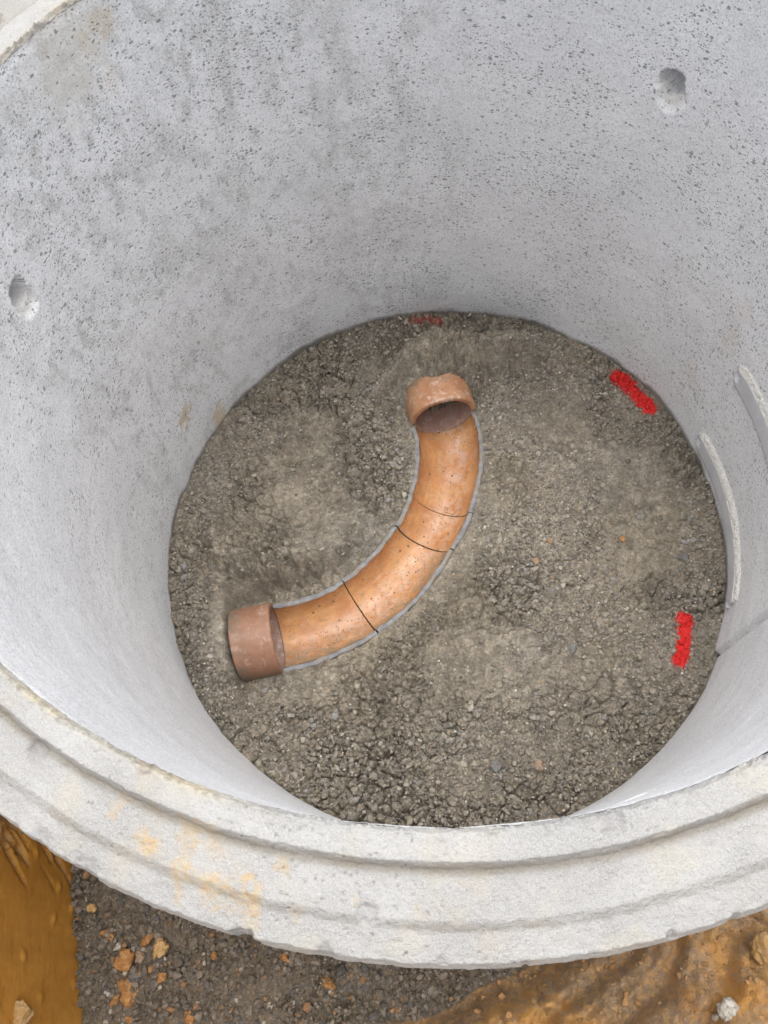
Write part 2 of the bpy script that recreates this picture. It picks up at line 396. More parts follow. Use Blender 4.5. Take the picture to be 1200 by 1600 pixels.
# --- stepped rim
def seg(a, b, n): return [(a[0] + (b[0] - a[0]) * t, a[1] + (b[1] - a[1]) * t) for t in np.linspace(0, 1, n, endpoint=False)]
prof = (seg((.6050, -.0160), (.6012, -.0078), 4) + seg((.6012, -.0078), (.6045, .0), 6) + seg((.6045, 0), (.6245, -.0025), 16) + seg((.6245, -.0025), (.6300, -.0125), 10)
        + seg((.6300, -.0125), (.6345, -.0142), 5) + seg((.6345, -.0142), (.6645, -.0200), 22) + seg((.6645, -.0200), (.6720, -.0265), 7)
        + seg((.6720, -.0265), (.6940, -.0345), 17) + seg((.6940, -.0345), (.6990, -.0480), 9) + seg((.6990, -.0480), (.7000, -.12), 16) + seg((.70, -.12), (.70, -1.02), 12) + [(.70, -1.02)])
A, r, z, s = ring_mesh(prof, None)
X, Y = r * np.cos(A), r * np.sin(A); Ad = A / DEG
L = A * .65
nn1 = fbm(X * 55, Y * 55, z * 55, 4, 51, .6); nn2 = fbm(X * 260, Y * 260, z * 260, 3, 61, .6)
top = 1 - sst(-.06, -.12, z) if False else sst(-.12, -.06, z)
dz = top * (.0011 * nn1 + .0007 * nn2 + .0018 * fbm(X * 9, Y * 9, z, 2, 71)); dr = .0012 * nn1 + .0006 * nn2
# crumbs and beads along the inner arris
ci = np.exp(-((r - .6035) / .0035) ** 2)
PER = 620; cw = 2 * math.pi / PER * .6
f1, f21, idv = worley((A + math.pi) / (2 * math.pi) * PER, s / cw, 81, PER)
bead = np.clip(.55 - f1, 0, 1) * (idv > .42) * (.4 + idv)
act = sst(-.25, .25, fbm(X * 6, Y * 6, 0 * X, 3, 91))
dz += ci * bead * .0075 * (.35 + act + 1.2 * sst(-155, -140, Ad) * (1 - sst(-112, -100, Ad))); dr -= ci * bead * .0035 * (.3 + act)
dz -= ci * .0022 * sst(.1, .7, fbm(X * 40, Y * 40, 0 * X, 3, 95))
# soft wobble of the two shoulder lines
wob = .0012 * fbm(np.cos(A) * 12, np.sin(A) * 12, 0 * A, 3, 96)
dr += wob * sst(.61, .625, r) * (1 - sst(.675, .69, r))
# the ring is thicker at its far left
dr += .9 * np.clip(r - .606, 0, .1) * sst(112, 132, Ad) * (1 - sst(164, 176, Ad))
# broken outer arris
ce = sst(.6875, .6965, r) * sst(-.10, -.04, z)
rag = np.clip(fbm(np.cos(A) * 26, np.sin(A) * 26, z * 20, 4, 101, .65), -.2, 1)
dr -= ce * (.0009 * rag + .0003); dz -= ce * .0015 * np.clip(rag, 0, 1)
chip = np.zeros_like(A)
def chipat(x, y, size, deep):
    global dz, dr, chip
    d = np.hypot(X - x, Y - y) / size + .75 * fbm(X * 110, Y * 110, z * 110, 4, int(abs(x * 999)) % 97, .65)
    k = 1 - sst(.5, 1.05, d); chip = np.maximum(chip, k * vn(X * 160, Y * 160, z * 160, 19)); dz -= k * deep * (.5 + vn(X * 220, Y * 220, z * 220, 9)); dr -= k * deep * .3 * ce
for q in ((-.1640, -.6800, .011, .009), (-.3364, -.5389, .012, .0035), (-.3370, -.6080, .013, .0022), (-.295, -.6290, .013, .0025), (.158, -.6760, .004, .0035), (.05, -.6950, .004, .0035),
          (-.065, -.6610, .010, .003), (.34, -.612, .009, .003), (-.012, -.692, .005, .0025), (.118, -.5975, .011, .0035), (-.235, -.548, .008, .003), (.206, -.667, .005, .003), (-.10, -.69, .009, .003)):
    chipat(*q)
# little pits
f1, f21, idv = worley((A + math.pi) / (2 * math.pi) * 900, s / (2 * math.pi * .65 / 900), 111, 900)
pk = (1 - sst(.12, .30 + .3 * (idv - .9), f1)) * (idv > .90) * top * sst(-.3, .3, fbm(X * 14, Y * 14, 0 * X, 3, 113))
dz -= pk * .0022; chip = np.maximum(chip, pk * .9)
V = np.stack([(r + dr) * np.cos(A), (r + dr) * np.sin(A), z + dz], -1).reshape(-1, 3)
nn = .5 + .5 * fbm(X * 26, Y * 26, z * 26, 5, 121, .62)
Xo, Yo = X + .016 * fbm(X * 70, Y * 70, z, 4, 122, .65), Y + .016 * fbm(X * 70, Y * 70, z + 9, 4, 123, .65)
ochre = np.zeros_like(A)
for (x, y, sx, k) in ((-.2401, -.6086, .020, 1.), (-.1558, -.6452, .018, 1.), (-.212, -.6316, .016, .75), (-.186, -.6407, .018, .9), (-.172, -.648, .012, .8), (-.205, -.600, .010, .8), (-.190, -.603, .010, .6), (-.262, -.580, .009, .5), (-.33, -.62, .014, .5),
                      (-.215, -.613, .012, .5), (-.128, -.63, .008, .6), (-.075, -.652, .006, .8), (-.16, -.665, .012, .5), (-.12, -.66, .010, .35), (-.24, -.56, .012, .35), (-.02, -.66, .010, .25), (.01, -.64, .01, .2), (-.18, -.612, .02, .35)):
    e = np.hypot(Xo - x, Yo - y) / sx
    ochre = np.maximum(ochre, .9 * k * (1 - sst(.30, .95, e + (nn - .5) * 2.2)))
g1 = np.exp(-((r - .6305) / .0042) ** 2); g2 = np.exp(-((r - .6695) / .0035) ** 2)
mud = g1 * (.75 + .9 * (nn - .4)) + g2 * .42 * sst(.35, .6, nn) 
cream = sst(-70, -45, Ad) * (1 - sst(20, 60, Ad)) * sst(.632, .638, r) * (1 - sst(.655, .668, r)) * (1.1 + .5 * (nn - .5)) + .35 * sst(.5, .75, nn)
cream = cream + .5 * ci * (Ad > 0) + .8 * ci * sst(-155, -140, Ad) * (1 - sst(-112, -100, Ad)) * nn * 1.6
far = sst(112, 125, Ad) * (1 - sst(164, 176, Ad)) * sst(.622, .634, r)
mud = mud + far * (.30 + .9 * sst(.05, .2, -fbm(X * 45, Y * 45, z, 4, 131, .65)))
cream = cream * (1 - far)
o = make('rim', V, grid_faces(len(prof), NA, True)[:, ::-1], MAT['rim'], chamber, attrs={'ochre': np.clip(ochre, 0, 1).ravel(), 'mud': np.clip(mud, 0, 1).ravel(), 'cream': np.clip(cream, 0, 1).ravel(), 'chip': chip.ravel()})
child_fix(o)

# --- moulded steps on the panel
def step(a0, a1, ztop, seed):
    n = 260
    sec = [(-.006, .0095), (-.002, .0065), (.002, .0035), (.006, .0005), (.0078, -.003), (.0092, -.008), (.0096, -.016), (.0096, -.030), (.0094, -.042), (.0090, -.050), (.0076, -.0560), (.003, -.0585), (-.004, -.0585)]
    sec = np.array(sec); fine = []
    for i in range(len(sec) - 1):
        for t in np.linspace(0, 1, 6, endpoint=False): fine.append(sec[i] * (1 - t) + sec[i + 1] * t)
    fine.append(sec[-1]); sec = np.array(fine)
    a = np.linspace(a0, a1, n)[None, :] * DEG; p = sec[:, 0][:, None] + 0 * a; zz = ztop + sec[:, 1][:, None] + 0 * a; a = a + 0 * p
    t = (a / DEG - a0) / (a1 - a0)
    taper = sst(0, .012, t) * (1 - sst(.93, 1.0, t)) 
    p = np.where(p > 0, p * (.25 + .75 * taper) - .006 * (1 - taper), p)
    zc = ztop - .025; zz = zc + (zz - zc) * (1 - .45 * sst(.9, 1., t))
    x, y = .5915 * np.cos(a), .5915 * np.sin(a)
    topm = 1 - sst(-.006, -.0125, np.broadcast_to(sec[:, 1][:, None], p.shape)) if False else sst(-.0120, -.0070, np.broadcast_to(sec[:, 1][:, None], p.shape))
    lowm = sst(-.050, -.054, np.broadcast_to(sec[:, 1][:, None], p.shape))
    rough_lit = np.clip(topm + .8 * lowm, 0, 1)  # crumbly faces, including the top that gets the painted-in light
    nz = fbm(x * 120, y * 120, zz * 120, 4, seed, .65)
    p = p + nz * (.0004 + .0032 * rough_lit); zz = zz + .0022 * rough_lit * fbm(x * 150, y * 150, zz * 150, 3, seed + 5)
    # small cavity at the narrow end
    for (ta, dzv) in ((.935, -.030), (.012, -.04)):
        k = np.exp(-(((t - ta) * (a1 - a0) * DEG * .6) / .006) ** 2 - ((zz - ztop - dzv) / .007) ** 2); p = p - .016 * k
    V = np.stack([(.5925 - p) * np.cos(a), (.5925 - p) * np.sin(a), zz], -1).reshape(-1, 3)
    o = make('step', V, grid_faces(len(sec), n)[:, ::-1], MAT['step'], chamber, attrs={'rough': rough_lit.ravel()})
    child_fix(o)
s1 = step(-18.5, 20.3, -.862, 131)
s2 = step(-18.5, 20.3, -.612, 137)
s3 = step(-18.5, 20.3, -.362, 139)

# ================================================================== CLAY CHANNEL PIPE
ZC = -.965
ST = [((-.0610, .2915), (.0935, .3250)), ((-.0523, .2560), (.1050, .2640)), ((-.0507, .2101), (.1045, .1959)), ((-.0570, .1640), (.0925, .1290)),
      ((-.0687, .1190), (.0715, .0640)), ((-.0840, .0800), (.0530, .0220)), ((-.1015, .0450), (.0290, -.0190)), ((-.1400, -.0080), (-.0060, -.0740)), ((-.1780, -.0470), (-.0560, -.1370)),
      ((-.2130, -.0760), (-.1302, -.1968)), ((-.2640, -.1050), (-.1990, -.2340)), ((-.3200, -.1220), (-.2680, -.2620)), ((-.3657, -.1290), (-.3356, -.2774))]
def crom(P, t):
    P = np.array(P); n = len(P); t = np.clip(np.asarray(t, float), 0, n - 1 - 1e-9); i = t.astype(int); f = (t - i)[:, None]
    g = lambda k: P[np.clip(k, 0, n - 1)]
    p0, p1, p2, p3 = g(i - 1), g(i), g(i + 1), g(i + 2)
    return .5 * (2 * p1 + (p2 - p0) * f + (2 * p0 - 5 * p1 + 4 * p2 - p3) * f ** 2 + (-p0 + 3 * p1 - 3 * p2 + p3) * f ** 3)
pipe = empty('channel_pipe', (-.12, 0, ZC))
tag(pipe, 'curved open half-pipe of orange glazed clay bedded in gravel between two brown clay collars', 'clay pipe')
TH = .0108
def chan(t0, t1, seed, dzs, shift):
    n = int(30 * (t1 - t0)) + 4; t = np.linspace(t0, t1, n)
    Lp, Op = crom([a for a, b in ST], t), crom([b for a, b in ST], t)
    C = (Lp + Op) / 2; D = (Op - Lp); W = np.linalg.norm(D, axis=1) / 2; D = D / (2 * W[:, None])
    C = C + D * shift
    k = 49; th = np.linspace(0, math.pi, k)
    rows = []; low = []; mud = []
    def add(rad, zoff=0.):
        for q in th:
            x = C + D * ((-np.cos(q)) * (W - TH * rad))[:, None]
            zz = ZC + dzs - np.sin(q) * (W - TH * rad) * .93 + zoff
            rows.append(np.concatenate([x, (zz + 0 * W)[:, None]], 1)); low.append(np.full(n, math.exp(-((q - 1.95) / .42) ** 2))); mud.append(np.full(n, max(0, -math.cos(q)) ** (1.3 if seed == 4 else 2.5) if seed in (3, 4) else 0.))
    add(1.0)                 # inner glazed surface
    V = np.concatenate(rows); F = grid_faces(k, n)
    lo = np.concatenate(low); mu = np.concatenate(mud) * np.tile(.5 + .5 * sst(.0, .5, (t - t0) / (t1 - t0)) if seed == 4 else np.ones(n), k) 
    chn = make('channel_section', V, F, MAT['glaze'], pipe, attrs={'low': lo, 'mud': np.clip(mu * 1.5 + .3, 0, 1), 'lon': np.tile(t * .05, k), 'arc': np.repeat(th * .07, n)})
    chn.location = -Vector(pipe.location)
    # cut edge, outer skin and butt ends as the section's own unglazed body
    VV = []; FF = []
    base = 0
    prof = []
    for sgn in (0, 1):
        e = []
        for j, (off, zo) in enumerate(((1.0, -.0010), (.93, .0006), (.6, .0012), (.3, .0010), (.06, .0), (.0, -.004), (-.02, -.03))):
            qd = -1 if sgn == 0 else 1
            x = C + D * (qd * (W - TH * off))[:, None]
            z_ = ZC + dzs + zo + (.0012 * fbm(x[:, 0] * 90, x[:, 1] * 90, j * 3 + 0 * x[:, 0], 3, seed) if 0 < j < 6 else 0) + 0 * W
            x = x + D * (.0026 * fbm(x[:, 0] * 60, x[:, 1] * 60, 0 * W + 5, 3, seed + 3))[:, None] * (1 if j in (0, 4, 5) else 0)
            e.append(np.concatenate([x, z_[:, None]], 1))
        VV.append(np.concatenate(e)); f = grid_faces(len(e), n) + base; FF.append(f if sgn else f[:, ::-1]); base += len(e) * n
    # outer half skin
    e = [np.concatenate([C + D * ((-math.cos(q)) * W)[:, None], (ZC + dzs - .03 * 0 - math.sin(q) * W * .93 - .0)[:, None]], 1) for q in np.linspace(0.05, math.pi - .05, 17)]
    VV.append(np.concatenate(e)); FF.append(grid_faces(17, n)[:, ::-1] + base); base += 17 * n
    # end rings
    for idx in (0, n - 1):
        e = []
        for rad in (1.0, 0.0):
            for q in np.linspace(0, math.pi, 25):
                e.append([*(C[idx] + D[idx] * (-math.cos(q)) * (W[idx] - TH * rad)), ZC + dzs - math.sin(q) * (W[idx] - TH * rad) * .93])
        VV.append(np.array(e)); FF.append(grid_faces(2, 25) + base); base += 50
    c = make('cut_edge', np.concatenate(VV), np.concatenate(FF), MAT['cut'], chn)
    return chn
g = .024
sections = [chan(0, 4 - g, 1, .0000, 0), chan(4 + g, 6.05 - g, 2, .0018, .0012), chan(6.05 + g, 9.1 - g, 3, .0006, -.0006), chan(9.1 + g, 12, 4, .0016, .0010)]
sections[3]['label'] = 'section beside the left collar, muddy and speckled along its lower side'
# dark mud squeezed into the three joints
for tj in (4, 6.05, 9.1):
    Lp, Op = crom([a for a, b in ST], [tj])[0], crom([b for a, b in ST], [tj])[0]
    C = (Lp + Op) / 2; D = Op - Lp; W = np.linalg.norm(D) / 2; D /= 2 * W; T = np.array([-D[1], D[0]])
    V = []
    for e_ in (-.0021, -.0007, .0007, .0021):
        for q in np.linspace(.02, math.pi - .02, 60):
            rad = W - TH + .0006 + (.0022 if abs(e_) > .001 else .0012) + .0007 * (random.random() - .5)
            V.append([*(C + T * e_ + D * (-math.cos(q)) * rad), ZC - math.sin(q) * rad * .93])
    o = make('joint', V, grid_faces(4, 60), MAT['seam'], pipe); o.location = -Vector(pipe.location)

def collar(mouth, ax, R_out, R_in, length, seed, tilt, label, cm='collar', ext=-.002):
    ax = np.array([*ax, tilt], float); ax /= np.linalg.norm(ax); C0 = np.array([*mouth, ZC + .001])
    side = np.cross(ax, [0, 0, 1.]); side /= np.linalg.norm(side); up = np.cross(side, ax)
    def shell(name, pr, mat, par, flip):
        K = 120; th = np.linspace(0, 2 * math.pi, K, endpoint=False); pr = np.array(pr)
        rr = pr[:, 1][:, None] + 0 * th; tt = pr[:, 0][:, None] + 0 * th; T = th[None] + 0 * tt
        # a chipped, slightly uneven mouth
        nz = fbm(np.cos(T) * 3, np.sin(T) * 3, tt * 30, 4, seed)
        edge = 1 - sst(0, .006, tt)
        rr = rr + .0007 * nz; tt = tt + edge * .0022 * fbm(np.cos(T) * 9, np.sin(T) * 9, 0 * T, 4, seed + 3)
        P_ = C0 + tt[..., None] * ax + rr[..., None] * (np.cos(T)[..., None] * side + np.sin(T)[..., None] * up)
        mud = np.clip(sst(.45, 1.0, tt / length) * .9 * sst(-.2, .5, fbm(np.cos(T) * 4, np.sin(T) * 4, tt * 40, 3, seed + 8) + .3) + sst(.35, -.15, np.sin(T)) * .9, 0, 1) if mat is MAT[cm] else .35 * sst(.2, .9, fbm(np.cos(T) * 3, np.sin(T) * 3, tt * 20, 3, seed) + .3)
        F = grid_faces(len(pr), K, True)
        o = make(name, P_.reshape(-1, 3), F if flip else F[:, ::-1], mat, par, attrs={'mud': (mud + 0 * T).ravel()})
        return o
    rl = [(x, R_out - .0008) for x in np.linspace(length, .012, 24)]
    out = shell('pipe_collar', [(length, R_out - .003)] + rl + [(.006, R_out), (.0025, R_out - .0006), (.0008, R_out - .002), (0, R_out - .004), (0, R_in + .003), (.0006, R_in + .0013), (.002, R_in + .0004)], MAT[cm], pipe, False)
    out.location = -Vector(pipe.location); out['label'] = label
    shell('collar_lining', [(.002, R_in + .0004), (.006, R_in), (.02, R_in), (.05, R_in), (length + ext, R_in), (length + ext + .001, R_in * .6), (length + ext + .001, .001)], MAT['collar_in'], out, False)
collar((.0172, .3085), (-.215, .977), .0800, .0665, .078, 211, .00, 'brown collar at the far end, chalky white smears on its lip', ext=.055)
collar((-.3506, -.2030), (-.981, -.192), .0770, .0665, .086, 223, .00, 'brown collar at the left end, its underside caked in mud', 'collar_b')

# ================================================================== GRAVEL FLOOR
def pdist(x, y, P):
    """distance to a polyline and position along it (0..n-1)"""
    best = np.full(x.shape, 9.); bt = np.zeros(x.shape)
    for i in range(len(P) - 1):
        a, b = np.array(P[i]), np.array(P[i + 1]); ab = b - a; t = np.clip(((x - a[0]) * ab[0] + (y - a[1]) * ab[1]) / (ab @ ab), 0, 1)
        d = np.hypot(x - a[0] - t * ab[0], y - a[1] - t * ab[1]); k = d < best; best = np.where(k, d, best); bt = np.where(k, i + t, bt)
    return best, bt
CEN = [((a[0] + b[0]) / 2, (a[1] + b[1]) / 2) for a, b in ST]; WID = [math.dist(a, b) / 2 for a, b in ST]
_ct = np.linspace(0, 12, 61); CENF = crom(CEN, _ct); WIDF = np.interp(_ct, np.arange(13), WID)
def clods(x, y, seed, edge=0):
    wx = x + .006 * fbm(x * 60, y * 60, 0 * x, 3, seed); wy = y + .006 * fbm(x * 60, y * 60, 0 * x + 7, 3, seed + 1)
    h = 0
    for cell, amp, thr in ((.034, .0065, .35), (.018, .0045, .25), (.0095, .0030, .15), (.0055, .0018, .0)):
        f1, f21, idv = worley(wx / cell, wy / cell, seed + int(cell * 1e4))
        crack = 1 - sst(.0, .14, f21)
        dome = np.clip(1 - f1 * 1.15, 0, 1)
        act = sst(.36, .62, vn(x / cell * .22, y / cell * .22, 0 * x, seed + 9))
        h = h + amp * (.25 + .75 * act) * (1.5 * dome * (.35 + idv) * (idv > thr) - 2.0 * crack)
    return h
def floor_h(x, y):
    z = -.962 + .005 * fbm(x * 5, y * 5, 0 * x, 3, 301) + .0022 * fbm(x * 16, y * 16, 0 * x, 3, 302)
    r = np.hypot(x, y)
    d, t = pdist(x, y, CENF); w = np.interp(t, np.arange(61), WIDF)
    ed = d - w
    # humps of backfill over the buried pipes, each with a dug face towards its collar
    ax = np.array([-.215, .977]); c0 = np.array([.0172, .3085]); u = (x - c0[0]) * ax[0] + (y - c0[1]) * ax[1]; v = (x - c0[0]) * ax[1] - (y - c0[1]) * ax[0]
    cover = .088 * np.exp(-((u - .135) / .075) ** 2 * (u > .135)) * np.exp(-(v / .11) ** 2 * (np.abs(v) < 9)) * sst(.030, .080, u + .25 * np.clip(np.abs(v) - .04, 0, 1) - .12 * np.clip(-v - .02, 0, .05) + .006 * fbm(x * 50, y * 50, 0 * x, 3, 306))
    z = z + cover
    def scarp(P, h, lo, hi, w0):
        yl = np.interp(x, [p[0] for p in P], [p[1] for p in P]); s_ = y - yl + .014 * fbm(x * 28, y * 28, 0 * x, 4, 341, .6)
        return h * sst(-.028, .030, s_) * (1 - sst(lo, hi, s_)) * sst(P[0][0] - w0, P[0][0] + w0, x) * (1 - sst(P[-1][0] - w0, P[-1][0] + w0, x))
    z = z + scarp([(-.17, .29), (-.125, .33), (-.0475, .395), (.015, .425), (.085, .412), (.19, .445), (.25, .43)], .052, .02, .10, .035) * (1 - sst(.52, .585, r))
    z = z + scarp([(-.52, .0), (-.458, -.07), (-.36, -.088), (-.235, -.055), (-.19, -.02)], .046, .03, .17, .03) * (1 - sst(.52, .585, r))
    # shallow dug groove running off to the right of the far collar, and round its left side
    dg, _ = pdist(x, y, [(-.10, .30), (-.085, .36), (-.04, .395)]); z = z - .030 * np.exp(-(dg / .022) ** 2)
    dg, _ = pdist(x, y, [(.105, .365), (.15, .415), (.25, .425)]); z = z - .034 * np.exp(-(dg / .028) ** 2)
    z = z + .030 * np.exp(-(((x - .17) / .13) ** 2 + ((y - .475) / .045) ** 2))
    z = z + .012 * np.exp(-(((x + .20) / .12) ** 2 + ((y - .33) / .12) ** 2))
    # left collar
    ax = np.array([-.981, -.192]); c0 = np.array([-.3506, -.2030]); u = (x - c0[0]) * ax[0] + (y - c0[1]) * ax[1]; v = (x - c0[0]) * ax[1] - (y - c0[1]) * ax[0]
    cover = .078 * np.exp(-((u - .13) / .05) ** 2 * (u > .13)) * np.exp(-(v / .15) ** 2) * sst(.080, .098, u + .003 * fbm(x * 70, y * 70, 0 * x, 3, 307))
    z = z + cover
    z = z + .046 * np.exp(-(((x + .335) / .085) ** 2 + ((y + .045) / .055) ** 2)) * sst(.0, .05, ed)
    z = z + .012 * np.exp(-(((x + .42) / .10) ** 2 + ((y - .10) / .14) ** 2))
    dg, _ = pdist(x, y, [(-.450, -.13), (-.38, -.115)]); z = z - .034 * np.exp(-(dg / .020) ** 2)
    dg, _ = pdist(x, y, [(-.36, -.295), (-.46, -.315)]); z = z - .012 * np.exp(-(dg / .02) ** 2)
    # smeared, compacted areas keep fine texture only
    comp = sst(.50, .66, vn(x * 7, y * 7, 0 * x, 311)) * sst(-.42, -.28, y)
    edge = sst(.50, .59, r)
    c = clods(x, y, 321)
    endf = 1 - sst(.0, 2.0, np.minimum(t, 60 - t)); near = (1 - sst(.0, .035, ed)) * (1 - endf)
    gain = (1 - .68 * comp) * (1 + .15 * sst(-.25, -.55, y) + .5 * sst(.25, .38, y) * (1 - sst(.25, .35, np.abs(x)))) * (1 - .45 * near)
    z = z + c * gain
    z = z + .0014 * fbm(x * 240, y * 240, 0 * x, 2, 331)
    z = z + .006 * edge
    # bedding level meets the channel edge
    lev = ZC - .0030 + .006 * fbm(x * 40, y * 40, 0 * x, 3, 335)
    bw = np.maximum(sst(-.002, .045, ed), endf); z = z * bw + (1 - bw) * (lev + .45 * c)
    inch = (ed < -.0035) & (t > .6) & (t < 59.4)
    z = np.where(inch, ZC - .115, z)
    # hollow under the collars so the bore stays open
    for ax, c0, Ro, Ln in (((-.215, .977), (.0172, .3085), .080, .30), ((-.981, -.192), (-.3506, -.2030), .077, .26)):
        u = (x - c0[0]) * ax[0] + (y - c0[1]) * ax[1]; v = np.abs((x - c0[0]) * ax[1] - (y - c0[1]) * ax[0])
        z = np.where((v < Ro - .010) & (u > -.02) & (u < .072) & (z < ZC + np.sqrt(np.maximum(Ro ** 2 - v ** 2, 0)) - .004), ZC - .115, z)
    return z
G = .0019; n = int(1.206 / G); gx = (np.arange(n) - (n - 1) / 2) * G
GX, GY = np.meshgrid(gx, gx); GZ = floor_h(GX, GY)
inside = np.hypot(GX, GY) < .6025
wx, wy = GX + .005 * fbm(GX * 70, GY * 70, 0 * GX, 2, 351), GY + .005 * fbm(GX * 70, GY * 70, 0 * GX + 5, 2, 352)
_t1 = worley(wx / .0095, wy / .0095, 416)[2]; _t2 = worley(wx / .024, wy / .019, 353)[2]; _t3 = worley(wx / .0052, wy / .0052, 376)[2]
_tv = 1 + .30 * (_t1 - .5) + .32 * (_t2 - .5) + .32 * (_t3 - .5) + .25 * fbm(GX * 9, GY * 9, 0 * GX, 3, 354)
_w = fbm(GX * 6, GY * 6, 0 * GX + 3, 3, 355)
TONE = np.stack([_tv * (1 + .03 * _w), _tv, _tv * (1 - .06 * _w)], -1)
# --- red spray marks
Fg = grid_faces(n, n)
ok = inside.ravel()[Fg].all(1); Fk = Fg[ok]
used = np.unique(Fk); remap = np.full(n * n, -1); remap[used] = np.arange(len(used))
Vf = np.stack([GX.ravel(), GY.ravel(), GZ.ravel()], -1)
loc = (GZ - (GZ + np.roll(GZ, 3, 0) + np.roll(GZ, -3, 0) + np.roll(GZ, 3, 1) + np.roll(GZ, -3, 1)) / 5)
fl = make('gravel_floor', Vf[used], remap[Fk], MAT['gravel'], attrs={'tone': TONE.reshape(-1, 3)[used]})
tag(fl, 'damp grey-brown compacted gravel bed inside the ring', kind='structure')

def floor_at(x, y):
    i = np.clip(((np.asarray(y) - gx[0]) / G).round().astype(int), 0, n - 1); j = np.clip(((np.asarray(x) - gx[0]) / G).round().astype(int), 0, n - 1)
    return GZ[i, j]


marks = [([(.423, .390), (.448, .362), (.487, .302)], .0165, 1.0, 'diagonal red spray mark by the upper right wall of the ring'),
         ([(.486, -.190), (.482, -.228), (.464, -.276)], .0150, 1.0, 'upright red spray mark near the lower right edge of the gravel'),
         ([(-.058, .570), (-.02, .578), (.018, .572)], .0135, .80, 'faint broken red spray mark at the top edge of the gravel')]
MASK = np.zeros(GX.shape)
for P, wd, k, lab in marks:
    d, _ = pdist(GX, GY, P)
    m_ = d / (wd * (.95 + .25 * vn(GX * 30, GY * 30, 0 * GX, 419))) + .25 * fbm(GX * 60, GY * 60, 0 * GX, 3, 411)
    cov = k * np.clip(1.22 - m_ * .78, 0, 1.1)
    if k < 1: cov = cov * (.65 + .7 * vn(GX * 45, GY * 45, 0 * GX, 412))
    MASK = np.maximum(MASK, cov * (k == 1))
    sel = ((d < wd * 2.2) & (np.hypot(GX, GY) < .5985)).ravel()[Fg].all(1); Fp = Fg[sel]; us = np.unique(Fp); rm = np.full(n * n, -1); rm[us] = np.arange(len(us))
    Vp = Vf[us] + np.array([0, 0, .0009])
    c = Vp.mean(0)
    tag(make('paint_mark', Vp, rm[Fp], MAT['paint'], attrs={'cover': cov.ravel()[us], 'fade': np.full(len(us), .93 if k == 1 else .32)}, loc=tuple(c)), lab, 'paint mark', 'red paint marks on the gravel')

# --- loose grit and pebbles
def ico(sub):
    bm = bmesh.new(); bmesh.ops.create_icosphere(bm, subdivisions=sub, radius=1); v = np.array([q.co[:] for q in bm.verts]); f = np.array([[w.index for w in q.verts] for q in bm.faces]); bm.free(); return v, f
I1 = ico(1); I2 = ico(2); I3 = ico(4)
def scatter(name, P, size, cols, seed, sink=.35, base=I1):
    r_ = np.random.default_rng(seed); v, f = base; N = len(P); k = len(v)
    q = r_.normal(size=(N, 4)); q /= np.linalg.norm(q, axis=1)[:, None]; a, b, c, d = q.T
    Rm = np.stack([1 - 2 * (c * c + d * d), 2 * (b * c - a * d), 2 * (b * d + a * c), 2 * (b * c + a * d), 1 - 2 * (b * b + d * d), 2 * (c * d - a * b), 2 * (b * d - a * c), 2 * (c * d + a * b), 1 - 2 * (b * b + c * c)], -1).reshape(N, 3, 3)
    sc = r_.uniform(.55, 1.15, (N, 1, 3)); jit = 1 + .22 * r_.normal(size=(N, k, 1)).clip(-1.2, 1.2)
    W_ = (v[None] * sc * jit) @ Rm.transpose(0, 2, 1); W_ = W_ * size[:, None, None]; W_[..., 2] *= .8
    W_ = W_ + P[:, None, :]; W_[..., 2] += (size * (1 - 2 * sink))[:, None] * .5
    F = (f[None] + (np.arange(N) * k)[:, None, None]).reshape(-1, 3)
    return make(name, W_.reshape(-1, 3), F, MAT['stone'], smooth=False, attrs={'col': np.repeat(cols, k, 0)})
N = 60000
th = rng.uniform(0, 2 * math.pi, N); rr_ = .594 * np.sqrt(rng.uniform(0, 1, N)); px, py = rr_ * np.cos(th), rr_ * np.sin(th)
dens = .08 + .9 * sst(.40, .62, vn(px * 7, py * 7, 0 * px, 501)) + .35 * sst(-.2, -.5, py) + .3 * sst(.45, .59, rr_)
d, t = pdist(px, py, CENF); w_ = np.interp(t, np.arange(61), WIDF)
keep = (rng.uniform(0, 1, N) < dens) & (d > w_ + .004)
for ax, c0 in (((-.215, .977), (.0172, .3085)), ((-.981, -.192), (-.3506, -.2030))):
    u = (px - c0[0]) * ax[0] + (py - c0[1]) * ax[1]; v = np.abs((px - c0[0]) * ax[1] - (py - c0[1]) * ax[0]); keep &= ~((v < .084) & (u > -.03) & (u < .11))
px, py = px[keep], py[keep]; N = len(px)
pz = floor_at(px, py); size = np.clip(rng.lognormal(math.log(.0023), .50, N), .0011, .0080)
pal = np.array([(.235, .205, .163), (.29, .255, .205), (.17, .15, .125), (.34, .305, .25), (.235, .225, .21), (.56, .52, .44), (.38, .25, .14)])
ci_ = rng.choice(len(pal), N, p=[.28, .25, .18, .16, .08, .03, .02]); cols = pal[ci_] * rng.uniform(.8, 1.2, (N, 1))
size = np.where(ci_ >= 5, np.minimum(size, .0026), size)
mk = MASK[np.clip(((py - gx[0]) / G).astype(int), 0, n - 1), np.clip(((px - gx[0]) / G).astype(int), 0, n - 1)]
cols[mk * rng.uniform(.85, 1.1, N) > .62] = (.62, .02, .018)
tag(scatter('grit', np.stack([px, py, pz], -1), size, cols, 5), 'loose grit and small stones strewn over the gravel bed', kind='stuff')

